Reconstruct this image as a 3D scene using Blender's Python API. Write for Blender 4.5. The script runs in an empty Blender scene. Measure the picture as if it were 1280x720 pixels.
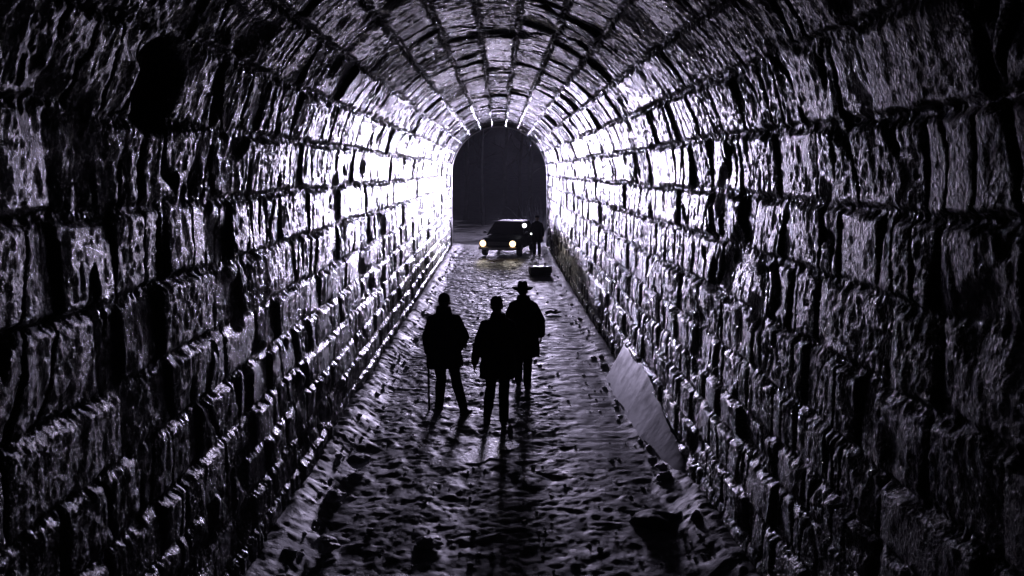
import bpy, bmesh, math, random
import numpy as np
from mathutils import Vector, Matrix

# ------------------------------------------------------------------ settings, camera, sky, sun, lamps
SC = bpy.context.scene
COL = SC.collection
R = math.radians
SC.render.engine = 'CYCLES'
SC.cycles.use_denoising = True
try:
    SC.cycles.denoiser = 'OPENIMAGEDENOISE'
except Exception:
    pass
SC.cycles.max_bounces = 5
SC.cycles.diffuse_bounces = 3
SC.cycles.glossy_bounces = 3
SC.cycles.transmission_bounces = 4
SC.cycles.volume_bounces = 0
SC.cycles.caustics_reflective = False
SC.cycles.caustics_refractive = False
SC.cycles.sample_clamp_indirect = 2.0
SC.view_settings.view_transform = 'Standard'
SC.view_settings.look = 'None'
SC.view_settings.gamma = 1
SC.view_settings.use_curve_mapping = False
SC.view_settings.exposure = 0.0

EYE = 3.6
cam_d = bpy.data.cameras.new('camera')
cam_d.lens = 29.53
cam_d.sensor_width = 36
cam_d.clip_end = 2000
cam_d.clip_start = 0.05
cam = bpy.data.objects.new('camera', cam_d)
COL.objects.link(cam)
cam.location = (0, 0, EYE)
cam.rotation_euler = (R(90 - 7.97), 0, R(-0.86))
SC.camera = cam

W = bpy.data.worlds.new('World')
SC.world = W
W.use_nodes = True
nt = W.node_tree
bg = nt.nodes['Background']
sky = nt.nodes.new('ShaderNodeTexSky')
sky.sky_type = 'NISHITA'
sky.sun_disc = False
sky.sun_elevation = R(12)
sky.sun_rotation = R(200)
nt.links.new(sky.outputs[0], bg.inputs[0])
bg.inputs[1].default_value = 0.0007

moon = bpy.data.lights.new('moon_light', 'SUN')
moon.energy = 0.012
moon.angle = R(0.5)
moon.color = (0.85, 0.9, 1.0)
mo = bpy.data.objects.new('moon_light', moon)
COL.objects.link(mo)
mo.rotation_euler = (R(78), 0, R(200))

def spot(name, loc, target, energy, color, size, blend, radius):
    l = bpy.data.lights.new(name, 'SPOT')
    l.energy = energy
    l.color = color
    l.spot_size = R(size)
    l.spot_blend = blend
    l.shadow_soft_size = radius
    o = bpy.data.objects.new(name, l)
    COL.objects.link(o)
    o.location = loc
    o.rotation_euler = (Vector(target) - Vector(loc)).to_track_quat('-Z', 'Y').to_euler()
    return o

KEY = (0.76, 0.68, 1.0)
spot('floodlight_right', (12.6, 110, 2.4), (2.5, 37.8, 3.0), 180000, KEY, 9.2, 1.0, 1.1)
spot('floodlight_left', (-11.8, 110, 2.2), (-2.4, 37.8, 3.0), 170000, KEY, 9.2, 1.0, 1.1)
spot('crown_fill_low', (-0.25, 45.5, 0.92), (0, 8, 4.9), 1250, KEY, 34, 1.0, 0.25)  # added fill lamp, unseen behind the car, to brighten the vault crown
spot('floor_fill_high', (3.0, 78, 7.7), (0, 36, 2.4), 88000, KEY, 15, 0.6, 3.6)  # added soft fill lamp, hidden above the mouth arch, to brighten the floor

# ------------------------------------------------------------------ helpers
rng = np.random.default_rng(11)
random.seed(5)

def link(o, parent=None):
    COL.objects.link(o)
    if parent is not None:
        o.parent = parent
    return o

def tag(o, label=None, cat=None, group=None, kind=None):
    if label: o['label'] = label
    if cat: o['category'] = cat
    if group: o['group'] = group
    if kind: o['kind'] = kind
    return o

def empty(name, loc=(0, 0, 0), rz=0.0):
    o = bpy.data.objects.new(name, None)
    o.empty_display_size = 0.2
    o.location = loc
    o.rotation_euler = (0, 0, rz)
    return link(o)

def mesh_obj(name, verts, faces, mat, parent=None, smooth=True):
    me = bpy.data.meshes.new(name)
    me.from_pydata([tuple(v) for v in verts], [], [tuple(f) for f in faces])
    me.materials.append(mat)
    if smooth:
        me.shade_smooth()
    return link(bpy.data.objects.new(name, me), parent)

def bm_obj(name, bm, mat, parent=None, smooth=False):
    me = bpy.data.meshes.new(name)
    bmesh.ops.recalc_face_normals(bm, faces=bm.faces)
    bm.to_mesh(me)
    bm.free()
    me.materials.append(mat)
    if smooth:
        me.shade_smooth()
    return link(bpy.data.objects.new(name, me), parent)

def grid_obj(name, P, mat, parent=None, flip=False):
    """P: (n, m, 3) array of points -> one smooth quad grid."""
    n, m, _ = P.shape
    me = bpy.data.meshes.new(name)
    me.vertices.add(n * m)
    me.vertices.foreach_set('co', P.reshape(-1).astype(np.float32))
    idx = np.arange(n * m, dtype=np.int32).reshape(n, m)
    a, b, c, d = idx[:-1, :-1], idx[1:, :-1], idx[1:, 1:], idx[:-1, 1:]
    q = np.stack([a, b, c, d] if not flip else [a, d, c, b], -1).reshape(-1)
    nf = (n - 1) * (m - 1)
    me.loops.add(nf * 4)
    me.loops.foreach_set('vertex_index', q)
    me.polygons.add(nf)
    me.polygons.foreach_set('loop_start', np.arange(nf, dtype=np.int32) * 4)
    me.polygons.foreach_set('loop_total', np.full(nf, 4, dtype=np.int32))
    me.update(calc_edges=True)
    me.materials.append(mat)
    me.shade_smooth()
    return link(bpy.data.objects.new(name, me), parent)

def _hash(ix, iy, seed):
    h = (ix.astype(np.int64) * 374761393 + iy.astype(np.int64) * 668265263 + seed * 1442695041) & 0x7fffffff
    h = ((h ^ (h >> 13)) * 1274126177) & 0x7fffffff
    h = ((h ^ (h >> 16)) * 668265263) & 0x7fffffff
    h = h ^ (h >> 15)
    return (h & 0xffff) / 65535.0

def vnoise(x, y, seed=0):
    x = np.asarray(x, dtype=np.float64); y = np.asarray(y, dtype=np.float64)
    ix = np.floor(x).astype(np.int64); iy = np.floor(y).astype(np.int64)
    fx = x - ix; fy = y - iy
    u = fx * fx * fx * (fx * (fx * 6 - 15) + 10); v = fy * fy * fy * (fy * (fy * 6 - 15) + 10)
    a = _hash(ix, iy, seed); b = _hash(ix + 1, iy, seed)
    c = _hash(ix, iy + 1, seed); d = _hash(ix + 1, iy + 1, seed)
    return (a * (1 - u) + b * u) * (1 - v) + (c * (1 - u) + d * u) * v * 1.0

def fbm(x, y, seed=0, octv=4, gain=0.5):
    t = 0; amp = 1; s = 0
    for k in range(octv):
        ca, sa = math.cos(0.6 * k), math.sin(0.6 * k)
        t = t + amp * (vnoise((x * ca - y * sa) * 2 ** k + 17.3 * k, (x * sa + y * ca) * 2 ** k - 9.1 * k, seed + 31 * k) - 0.5)
        s += amp; amp *= gain
    return t / s * 2

def fbm_an(x, y, seed=0, octv=4, gain=0.5):
    """fbm without octave rotation: keeps a stretched grain."""
    t = 0; amp = 1; s = 0
    for k in range(octv):
        t = t + amp * (vnoise(x * 2 ** k + 17.3 * k, y * 2 ** k - 9.1 * k, seed + 31 * k) - 0.5)
        s += amp; amp *= gain
    return t / s * 2

def sstep(a, b, x):
    t = np.clip((x - a) / (b - a), 0, 1)
    return t * t * (3 - 2 * t)

# ------------------------------------------------------------------ materials
def mat_base(name):
    m = bpy.data.materials.new(name)
    m.use_nodes = True
    t = m.node_tree
    b = t.nodes['Principled BSDF']
    return m, t, b

def ramp(t, src, stops):
    r = t.nodes.new('ShaderNodeValToRGB')
    t.links.new(src, r.inputs[0])
    e = r.color_ramp.elements
    while len(e) < len(stops):
        e.new(0.5)
    for k, (p, c) in enumerate(stops):
        e[k].position = p
        e[k].color = (*c, 1) if len(c) == 3 else c
    return r.outputs[0]

def noise(t, co, scale, detail=5, rough=0.55):
    n = t.nodes.new('ShaderNodeTexNoise')
    n.inputs['Scale'].default_value = scale
    n.inputs['Detail'].default_value = detail
    n.inputs['Roughness'].default_value = rough
    t.links.new(co, n.inputs['Vector'])
    return n.outputs[0]

def bump(t, src, strength, dist, normal=None):
    b = t.nodes.new('ShaderNodeBump')
    b.inputs['Strength'].default_value = strength
    b.inputs['Distance'].default_value = dist
    t.links.new(src, b.inputs['Height'])
    if normal is not None:
        t.links.new(normal, b.inputs['Normal'])
    return b.outputs[0]

def rough_mat(name, c0, c1, r0, r1, scale=6.0, bscale=30.0, bstr=0.4, bdist=0.01, spec=0.5, metal=0.0, tint=None):
    m, t, b = mat_base(name)
    co = t.nodes.new('ShaderNodeTexCoord').outputs['Object']
    n1 = noise(t, co, scale)
    t.links.new(ramp(t, n1, [(0.3, c0), (0.7, c1)]), b.inputs['Base Color'])
    n2 = noise(t, co, scale * 1.7)
    t.links.new(ramp(t, n2, [(0.3, (r0,) * 3), (0.7, (r1,) * 3)]), b.inputs['Roughness'])
    if bstr:
        t.links.new(bump(t, noise(t, co, bscale), bstr, bdist), b.inputs['Normal'])
    b.inputs['Specular IOR Level'].default_value = spec
    b.inputs['Metallic'].default_value = metal
    return m

def wet_stone():
    m, t, b = mat_base('wet_stone')
    co = t.nodes.new('ShaderNodeTexCoord').outputs['Object']
    n1 = noise(t, co, 2.2, 6)
    t.links.new(ramp(t, n1, [(0.3, (0.02, 0.018, 0.02)), (0.55, (0.045, 0.042, 0.045)), (0.75, (0.08, 0.076, 0.078))]), b.inputs['Base Color'])
    n2 = noise(t, co, 3.1, 4)
    t.links.new(ramp(t, n2, [(0.3, (0.14,) * 3), (0.7, (0.32,) * 3)]), b.inputs['Roughness'])
    v = t.nodes.new('ShaderNodeTexVoronoi')
    v.inputs['Scale'].default_value = 40
    t.links.new(co, v.inputs['Vector'])
    bb = bump(t, v.outputs['Distance'], 0.6, 0.02)
    bb = bump(t, noise(t, co, 62, 5, 0.65), 1.0, 0.016, bb)
    t.links.new(bb, b.inputs['Normal'])
    b.inputs['Specular IOR Level'].default_value = 0.5
    return m

M = {}
M['stone'] = wet_stone()
M['dressed'] = rough_mat('iced_dressed_stone', (0.22, 0.22, 0.23), (0.38, 0.38, 0.4), 0.25, 0.45, 3, 25, 0.3, 0.01)
M['backing'] = rough_mat('rubble_backing', (0.06, 0.055, 0.05), (0.12, 0.11, 0.1), 0.8, 0.95, 3, 12, 0.6, 0.05)
M['mud'] = rough_mat('slushy_mud', (0.17, 0.168, 0.175), (0.44, 0.44, 0.455), 0.38, 0.75, 2.6, 45, 0.6, 0.012)
M['snow_ground'] = rough_mat('frozen_mud', (0.04, 0.041, 0.046), (0.10, 0.10, 0.112), 0.75, 0.95, 1.3, 14, 0.5, 0.05, 0.2)
M['ice'] = rough_mat('cloudy_ice', (0.24, 0.25, 0.28), (0.5, 0.51, 0.54), 0.35, 0.7, 2.3, 9, 0.3, 0.01)
M['ice'].node_tree.nodes['Principled BSDF'].inputs['Subsurface Weight'].default_value = .35
M['ice'].node_tree.nodes['Principled BSDF'].inputs['Subsurface Radius'].default_value = (.08, .08, .08)
M['icicle'] = rough_mat('white_ice', (0.7, 0.74, 0.8), (0.85, 0.87, 0.9), 0.15, 0.3, 9, 22, 0.3, 0.01)
_b = M['icicle'].node_tree.nodes['Principled BSDF']; _b.inputs['Subsurface Weight'].default_value = 1.0; _b.inputs['Subsurface Radius'].default_value = (.1, .1, .1)
M['rock'] = rough_mat('dark_rock', (0.02, 0.02, 0.02), (0.05, 0.048, 0.048), 0.45, 0.7, 5, 25, 0.6, 0.02)
M['pale_rock'] = rough_mat('pale_icy_rock', (0.3, 0.3, 0.31), (0.55, 0.55, 0.58), 0.35, 0.6, 5, 22, 0.6, 0.02)
M['wool_navy'] = rough_mat('navy_wool', (0.006, 0.006, 0.009), (0.014, 0.014, 0.02), 0.85, 0.98, 14, 160, 0.4, 0.003, 0.15)
M['wool_black'] = rough_mat('black_wool', (0.006, 0.006, 0.007), (0.013, 0.012, 0.013), 0.85, 0.98, 14, 160, 0.4, 0.003, 0.15)
M['wool_brown'] = rough_mat('brown_wool', (0.010, 0.007, 0.006), (0.022, 0.016, 0.013), 0.85, 0.98, 14, 160, 0.4, 0.003, 0.15)
M['trousers'] = rough_mat('dark_trousers', (0.006, 0.006, 0.007), (0.013, 0.013, 0.015), 0.8, 0.95, 12, 140, 0.4, 0.003, 0.15)
M['leather'] = rough_mat('black_leather', (0.006, 0.006, 0.006), (0.015, 0.013, 0.012), 0.35, 0.5, 9, 60, 0.2, 0.003)
M['felt'] = rough_mat('dark_felt', (0.008, 0.008, 0.008), (0.018, 0.016, 0.016), 0.85, 0.95, 12, 120, 0.3, 0.003, 0.15)
M['hair'] = rough_mat('dark_hair', (0.008, 0.006, 0.005), (0.02, 0.015, 0.012), 0.5, 0.7, 30, 90, 0.6, 0.004)
M['skin'] = rough_mat('skin', (0.38, 0.24, 0.18), (0.46, 0.3, 0.23), 0.5, 0.6, 8, 80, 0.15, 0.002)
M['wood'] = rough_mat('dark_wood', (0.02, 0.013, 0.009), (0.05, 0.032, 0.022), 0.4, 0.6, 8, 50, 0.3, 0.003)
M['bark'] = rough_mat('bark', (0.03, 0.028, 0.025), (0.08, 0.075, 0.07), 0.8, 0.95, 4, 18, 0.8, 0.03)
M['pale_bark'] = rough_mat('pale_bark', (0.3, 0.3, 0.31), (0.5, 0.5, 0.52), 0.7, 0.9, 5, 18, 0.6, 0.02)
M['twig'] = rough_mat('frosty_twigs', (0.2, 0.21, 0.24), (0.4, 0.42, 0.46), 0.6, 0.8, 5, 30, 0.4, 0.01)
M['paint'] = rough_mat('dark_car_paint', (0.012, 0.013, 0.016), (0.025, 0.027, 0.032), 0.5, 0.8, 3, 40, 0.1, 0.002, 0.15)
M['chrome'] = rough_mat('dull_chrome', (0.4, 0.4, 0.42), (0.55, 0.55, 0.57), 0.25, 0.45, 6, 40, 0.1, 0.002, 0.5, 1.0)
M['rubber'] = rough_mat('tyre_rubber', (0.012, 0.012, 0.012), (0.03, 0.029, 0.028), 0.7, 0.9, 6, 40, 0.3, 0.005)
M['grille'] = rough_mat('grille_black', (0.01, 0.01, 0.01), (0.02, 0.02, 0.02), 0.4, 0.6, 6, 40, 0.1, 0.002)
M['torch'] = rough_mat('torch_metal', (0.05, 0.05, 0.05), (0.09, 0.09, 0.09), 0.3, 0.5, 10, 50, 0.1, 0.002, 0.5, 0.8)

def glass_dark():
    m, t, b = mat_base('car_window_glass')
    b.inputs['Base Color'].default_value = (0.012, 0.013, 0.016, 1)
    co = t.nodes.new('ShaderNodeTexCoord').outputs['Object']
    t.links.new(ramp(t, noise(t, co, 4), [(0.3, (0.08,) * 3), (0.7, (0.22,) * 3)]), b.inputs['Roughness'])
    return m
M['glass'] = glass_dark()

def emit(name, col, s):
    m, t, b = mat_base(name)
    b.inputs['Base Color'].default_value = (0.6, 0.6, 0.6, 1)
    co = t.nodes.new('ShaderNodeTexCoord').outputs['Object']
    t.links.new(ramp(t, noise(t, co, 12), [(0.2, tuple(c * 0.85 for c in col)), (0.8, col)]), b.inputs['Emission Color'])
    b.inputs['Emission Strength'].default_value = s
    return m
M['headlamp'] = emit('lit_headlamp', (1.0, 0.68, 0.36), 4.5)
M['amber'] = emit('amber_indicator', (1.0, 0.36, 0.1), 1.4)
M['white_lamp'] = emit('lit_white_lamp', (0.86, 0.88, 1.0), 12)

# ------------------------------------------------------------------ ground
HALF = 2.17          # half width of the tunnel
SPRING = 3.38        # springline height
Y0, Y1 = -7.0, 37.8  # ends of the tunnel

def ybreaks():
    ys = [Y0]
    while ys[-1] < Y1:
        d = max(ys[-1], 3.0)
        ys.append(ys[-1] + (0.05 if ys[-1] < 2.6 else 0.012 + 0.00055 * d))
    ys[-1] = Y1
    return np.array(ys)

def floor_height(x, y):
    wx = x + 0.25 * fbm(x * 1.3, y * 1.3, 71, 3)
    wy = y + 0.25 * fbm(x * 1.3 + 9, y * 1.3, 72, 3)
    strip = sstep(0.75, 1.15, x + 0.15 * fbm(x * 0, y * 0.5, 3, 2)) * sstep(8.5, 11, y) * (1 - sstep(31, 34, y))
    lump = np.abs(fbm(wx * 2.8, wy * 2.4, 5, 4))
    clod = fbm(wx * 6.5, wy * 5.5, 6, 3)
    big = fbm(x * 0.6, y * 0.5, 8, 3)
    amp = 1 - 0.75 * strip
    crumb = fbm(x * 13, y * 13, 10, 3)
    z = 0.04 * big * amp + amp * (0.026 * (0.35 - lump) + 0.018 * clod + 0.010 * crumb) + 0.010 * fbm_an(x * 1.2, y * 6, 9, 3) * strip
    # trodden middle and slush banked against the walls
    z = z - 0.02 * np.exp(-(x / 0.8) ** 2)
    z = z + 0.20 * sstep(1.7, 2.15, np.abs(x) + 0.1 * fbm(x * 0, y * 0.8, 14, 3)) * (1 - 0.5 * strip)
    pud = np.exp(-(((x + 0.20) / 0.42) ** 2 + ((y - 10.7) / 0.6) ** 2))
    z = z * (1 - 0.3 * pud) - 0.03 * pud
    return z

ys = np.concatenate([np.arange(Y0, 4.0, 0.04), np.arange(4.0, 41.0, 0.022)])
xs = np.arange(-2.45, 2.451, 0.019)
XX, YY = np.meshgrid(xs, ys, indexing='ij')
ZZ = floor_height(XX, YY)
out = sstep(37.6, 40.5, YY)
ZZ = ZZ * (1 - out * 0.6)
fl = grid_obj('path', np.stack([XX, YY, ZZ], -1), M['mud'], flip=False)
tag(fl, 'dark slushy rutted mud floor of the tunnel', kind='structure')

# the land outside: one sheet to the horizon, lowered under the tunnel floor
gx = np.unique(np.concatenate([np.linspace(-400, -14, 40), np.linspace(-14, 14, 113), np.linspace(14, 400, 40)]))
gy = np.unique(np.concatenate([np.linspace(-300, 30, 30), np.linspace(30, 90, 200), np.linspace(90, 800, 60)]))
GX, GY = np.meshgrid(gx, gy, indexing='ij')
GZ = 0.10 * fbm(GX * 0.5, GY * 0.5, 41, 4) + 0.03 * fbm(GX * 2, GY * 2, 42, 3) - 0.03
rise = sstep(118, 280, GY) * 40 * (0.75 + 0.5 * fbm(GX * 0.02, GY * 0.02, 44, 3)) + sstep(9, 60, np.abs(GX)) * 9
GZ = GZ + rise
under = (1 - sstep(2.2, 3.5, np.abs(GX))) * (1 - sstep(39.3, 40.4, GY)) * sstep(-12, -8, GY)
GZ = GZ - under * 0.6
gr = grid_obj('ground', np.stack([GX, GY, GZ], -1), M['snow_ground'])
tag(gr, 'dark frozen ground outside the tunnel', kind='structure')

# shallow puddle in front of the men
pn = 48
pv = [(0, 0, 0)]
for k in range(pn):
    a = 2 * math.pi * k / pn
    rr = 1 + 0.24 * math.sin(3 * a + 1) + 0.2 * math.sin(5 * a) + 0.12 * math.sin(8 * a + 2)
    pv.append((0.34 * rr * math.cos(a), 0.55 * rr * math.sin(a), 0))
pf = [(0, 1 + k, 1 + (k + 1) % pn) for k in range(pn)]
M['water'] = rough_mat('puddle_water', (0.05, 0.05, 0.052), (0.10, 0.10, 0.103), 0.3, 0.55, 9, 22, 0.8, 0.02)
pd = mesh_obj('puddle', pv, pf, M['water'])
pd.location = (-0.20, 10.75, -0.034)
tag(pd, 'shallow shiny puddle on the tunnel floor', kind='structure')

# ------------------------------------------------------------------ the tunnel
tun = tag(empty('stone_tunnel', (0, 0, 0)), 'long arched tunnel of wet rock faced stone courses, lit from its far mouth', 'tunnel')
ARC = math.pi * HALF
S_TOT = 2 * SPRING + ARC
NV = 13
wall_j = [-0.35, 0.06, 0.40, 0.76, 1.12, 1.50, 1.93, 2.37, 2.87, SPRING]
wall_j2 = [-0.35, 0.03, 0.36, 0.74, 1.15, 1.49, 1.90, 2.40, 2.90, SPRING]
vj = [SPRING + ARC * k / NV for k in range(1, NV)]
JS = np.array(wall_j + vj + [S_TOT - z for z in reversed(wall_j2)])

def profile(s):
    """arc position -> (x, z, inward nx, nz)"""
    s = np.asarray(s)
    th = np.clip((s - SPRING) / HALF, 0, math.pi)
    x = -HALF * np.cos(th)
    z = SPRING + HALF * np.sin(th)
    z = np.where(s < SPRING, s, np.where(s > SPRING + ARC, S_TOT - s, z))
    return x, z, np.cos(th), -np.sin(th)

YB = ybreaks()
s_all = []
SEG = {}
for nm, a, b in (('L', -0.35, SPRING), ('V', SPRING, SPRING + ARC), ('R', SPRING + ARC, S_TOT + 0.35)):
    SEG[nm] = np.linspace(a, b, int((b - a) / 0.0145) + 1)

def relief(S, Y):
    ns = len(JS) - 1
    # wavy bed joints
    Sw = S + 0.035 * fbm(Y * 0.9, S * 0.3, 101, 3)
    ci = np.clip(np.searchsorted(JS, Sw, side='right') - 1, 0, ns - 1)
    lo = JS[ci]; hi = JS[ci + 1]
    d_bed = np.minimum(Sw - lo, hi - Sw)
    v = (Sw - (lo + hi) / 2)
    H = np.zeros_like(S)
    d_head = np.full_like(S, 9.0)
    bid = np.zeros(S.shape, dtype=np.int64)
    u = np.zeros_like(S)
    half = np.ones_like(S)
    Yw = Y + 0.04 * fbm(Y * 1.1, S * 1.6, 131, 2)
    r = np.random.default_rng(77)
    for c in range(ns):
        h = JS[c + 1] - JS[c]
        lens = []
        tot = 0
        while tot < (Y1 - Y0) + 4:
            l = h * r.uniform(0.9, 2.7) if r.random() > 0.15 else h * r.uniform(0.5, 0.9)
            if 9 <= c < ns - 9: l *= 1.6
            lens.append(l); tot += l
        e = Y0 - 2 + r.uniform(0, 1) + np.concatenate([[0], np.cumsum(lens)])
        m = ci == c
        ym = Yw[m]
        k = np.clip(np.searchsorted(e, ym, side='right') - 1, 0, len(e) - 2)
        d_head[m] = np.minimum(ym - e[k], e[k + 1] - ym)
        u[m] = ym - (e[k] + e[k + 1]) / 2
        half[m] = (e[k + 1] - e[k]) / 2
        bid[m] = k + c * 1000
    z0 = bid * 0
    h1 = _hash(bid, z0, 1); h2 = _hash(bid, z0, 2); h3 = _hash(bid, z0, 3); h4 = _hash(bid, z0, 4); h5 = _hash(bid, z0, 5)
    dn = np.minimum(d_bed * 0.8, d_head * 1.1) + 0.018 * fbm(Y * 7, S * 7, 151, 3)
    edge = sstep(0.0, 0.05, dn)
    # block faces: own offset, own tilt, own bulge
    off = (h1 - 0.5) * 0.04
    tilt = (h2 - 0.5) * 0.09 * u + (h3 - 0.5) * 0.12 * v
    bul = 0.016 * (0.4 + h4) * (1 - np.clip(np.abs(u) / half, 0, 1) ** 2)
    # quarry flutes: grain runs across the course (along S), rough along the tunnel
    fx = Y + 0.10 * fbm(Y * 1.4, S * 2.6, 161, 3) + (h5 - 0.5) * 0.5 * v
    fl1 = np.abs(fbm_an(fx * 3.6, S * 0.7 + h1 * 50, 171, 2))
    fl2 = fbm_an(fx * 10.0, S * 1.9 + h2 * 50, 181, 3)
    lump = fbm(Y * 3.2, S * 3.2, 191, 4)
    fine = 0.55 * fbm(Y * 17, S * 8, 201, 3) + 0.85 * fbm(Y * 36, S * 22, 202, 2)
    g = 0.5 + h3
    gr_ = 0.6 + 0.75 * h5
    notch = sstep(0.10, 0.02, fl1) * sstep(0.35, 0.6, vnoise(fx * 1.3, S * 0.6 + h2 * 30, 172))
    face = off + tilt + bul - 0.05 * g * notch + gr_ * (0.010 * fl2 + 0.009 * fine) + 0.009 * lump
    # spalled hollows
    hol = fbm(Y * 0.9, S * 1.1, 211, 3)
    face = face - 0.05 * sstep(0.36, 0.55, hol) - 0.03 * (h4 > 0.92)
    base = -0.042 + 0.02 * fine
    H = base + (face - base) * edge
    # one big dark oval socket in the left haunch
    e2 = np.sqrt(((Y - SOCK[0]) / 0.36) ** 2 + ((S - SOCK[1]) / 0.30) ** 2) + 0.08 * fbm(Y * 5, S * 5, 221, 2)
    H = H * (0.35 + 0.65 * sstep(0.7, 1.1, e2)) - 0.17 * (1 - sstep(0.6, 1.1, e2))
    H = H - 0.10 * sstep(36.9, 37.4, Y) * 0
    return H

SOCK = (5.25, 4.12)
for nm, name in (('L', 'side_wall'), ('V', 'vault'), ('R', 'side_wall')):
    S1 = SEG[nm]
    SS, YY = np.meshgrid(S1, YB, indexing='ij')
    Hh = relief(SS, YY)
    px, pz, nx, nz = profile(SS)
    P = np.stack([px + nx * Hh, YY, pz + nz * Hh], -1)
    o = grid_obj(name, P, M['stone'], tun, flip=True)
    del SS, YY, Hh, P

# backing masonry behind the lining, so that it has real thickness
def ring_solid(name, mat, parent, inner, outer, y0, y1, n=40, z_bottom=-0.4):
    prof = [(-1, z_bottom)] + [None] * (n + 1) + [(1, z_bottom)]
    def pts(h):
        p = [(-h, z_bottom)]
        for k in range(n + 1):
            a = math.pi * k / n
            p.append((-h * math.cos(a), SPRING + h * math.sin(a)))
        p.append((h, z_bottom))
        return p
    pi, po = pts(inner), pts(outer)
    m = len(pi)
    verts = []
    for y in (y0, y1):
        verts += [(x, y, z) for x, z in pi] + [(x, y, z) for x, z in po]
    f = []
    for k in range(m - 1):
        f.append((k, k + 1, 2 * m + k + 1, 2 * m + k))
        f.append((m + k, 3 * m + k, 3 * m + k + 1, m + k + 1))
        f.append((k, m + k, m + k + 1, k + 1))
        f.append((2 * m + k, 2 * m + k + 1, 3 * m + k + 1, 3 * m + k))
    f.append((0, 2 * m, 3 * m, m)); f.append((m - 1, 2 * m - 1, 4 * m - 1, 3 * m - 1))
    o = mesh_obj(name, verts, f, mat, parent, smooth=False)
    bm = bmesh.new(); bm.from_mesh(o.data); bmesh.ops.recalc_face_normals(bm, faces=bm.faces); bm.to_mesh(o.data); bm.free()
    return o
ring_solid('masonry_backing', M['backing'], tun, HALF + 0.42, HALF + 0.9, Y0, Y1)
pr = ring_solid('portal_ring', M['dressed'], tun, HALF - 0.035, HALF + 0.6, Y1 - 0.02, Y1 + 0.45, 48)

# headwall outside, around the mouth
def headwall():
    n = 40
    ip = [(-HALF - 0.55, -0.4)] + [(-(HALF + 0.55) * math.cos(math.pi * k / n), SPRING + (HALF + 0.55) * math.sin(math.pi * k / n)) for k in range(n + 1)] + [(HALF + 0.55, -0.4)]
    op = []
    for x, z in ip:
        if z < 0: op.append((math.copysign(9, x), -0.4))
        else:
            a = math.atan2(z - SPRING, x)
            sc = min(9 / max(abs(math.cos(a)), 1e-6), 3.9 / max(math.sin(a), 1e-6))
            op.append((sc * math.cos(a), SPRING + sc * math.sin(a)))
    m = len(ip); v = []
    for y in (Y1 + 0.02, Y1 + 0.4):
        v += [(x, y, z) for x, z in ip] + [(x, y, z) for x, z in op]
    f = []
    for k in range(m - 1):
        f += [(k, m + k, m + k + 1, k + 1), (2 * m + k, 2 * m + k + 1, 3 * m + k + 1, 3 * m + k),
              (m + k, 3 * m + k, 3 * m + k + 1, m + k + 1), (k, k + 1, 2 * m + k + 1, 2 * m + k)]
    return mesh_obj('headwall', v, f, M['backing'], tun, smooth=False)
headwall()

# ------------------------------------------------------------------ ice, rocks and litter on the floor
def lumpy(name, loc, size, mat, seed, label, cat, rz=0.0, flat=0.0, sub=4, rough=0.28, group=None):
    bm = bmesh.new()
    bmesh.ops.create_icosphere(bm, subdivisions=sub, radius=1.0)
    r = np.random.default_rng(seed)
    planes = [(Vector(r.normal(size=3)).normalized(), r.uniform(0.62, 0.9)) for _ in range(9)]
    for v in bm.verts:
        p = v.co.normalized()
        d = 1.0
        for n, k in planes:
            q = p.dot(n)
            if q > 0.2: d = min(d, k / q)
        nn = float(fbm(np.array([p.x * 2 + p.z]), np.array([p.y * 2 - p.z]), seed, 4)[0])
        d *= 1 + rough * nn
        v.co = Vector((p.x * d * size[0], p.y * d * size[1], p.z * d * size[2]))
    o = bm_obj(name, bm, mat, None, smooth=True)
    o.location = loc; o.rotation_euler = (0, 0, rz)
    tag(o, label, cat, group)
    return o

def fz(x, y):
    return float(floor_height(np.array([x]), np.array([y]))[0])

# ice sheet leaning on the right wall
def ice_sheet():
    n, m = 220, 26
    yv = np.linspace(8.7, 14.2, n)
    P = np.zeros((n, m * 2, 3))
    for i, y in enumerate(yv):
        f = (y - 8.7) / 5.5
        top = 0.02 + 0.64 * min(1.0, f * 1.7) ** 0.7
        top_s = top
        top += 0.06 * float(fbm(np.array([y * 1.3]), np.array([0.3]), 311, 3)[0])
        base = 1.78 + 0.16 * (1 - min(1, f * 2.5)) + 0.02 * float(fbm(np.array([y * 0.6]), np.array([0.1]), 313, 2)[0])
        for j in range(m):
            t = j / (m - 1)
            zz = -0.1 + (top + 0.1) * t
            P[i, j] = (base + (2.17 - base) * max(0.0, zz + 0.1) / (top_s + 0.1), y, zz)
            P[i, 2 * m - 1 - j] = (2.34, y, -0.1 + (top + 0.04) * t)
    v = P.reshape(-1, 3)
    f = []
    w = 2 * m
    for i in range(n - 1):
        for j in range(w):
            a, b = i * w + j, i * w + (j + 1) % w
            f.append((a, b, b + w, a + w))
    f.append(tuple(range(w - 1, -1, -1))); f.append(tuple((n - 1) * w + k for k in range(w)))
    o = mesh_obj('ice_sheet', v, f, M['ice'])
    tag(o, 'smooth pale ice sheet leaning on the foot of the right wall', 'ice')
    mod = o.modifiers.new('edge', 'BEVEL'); mod.width = 0.03; mod.segments = 3; mod.limit_method = 'ANGLE'
ice_sheet()

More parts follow.
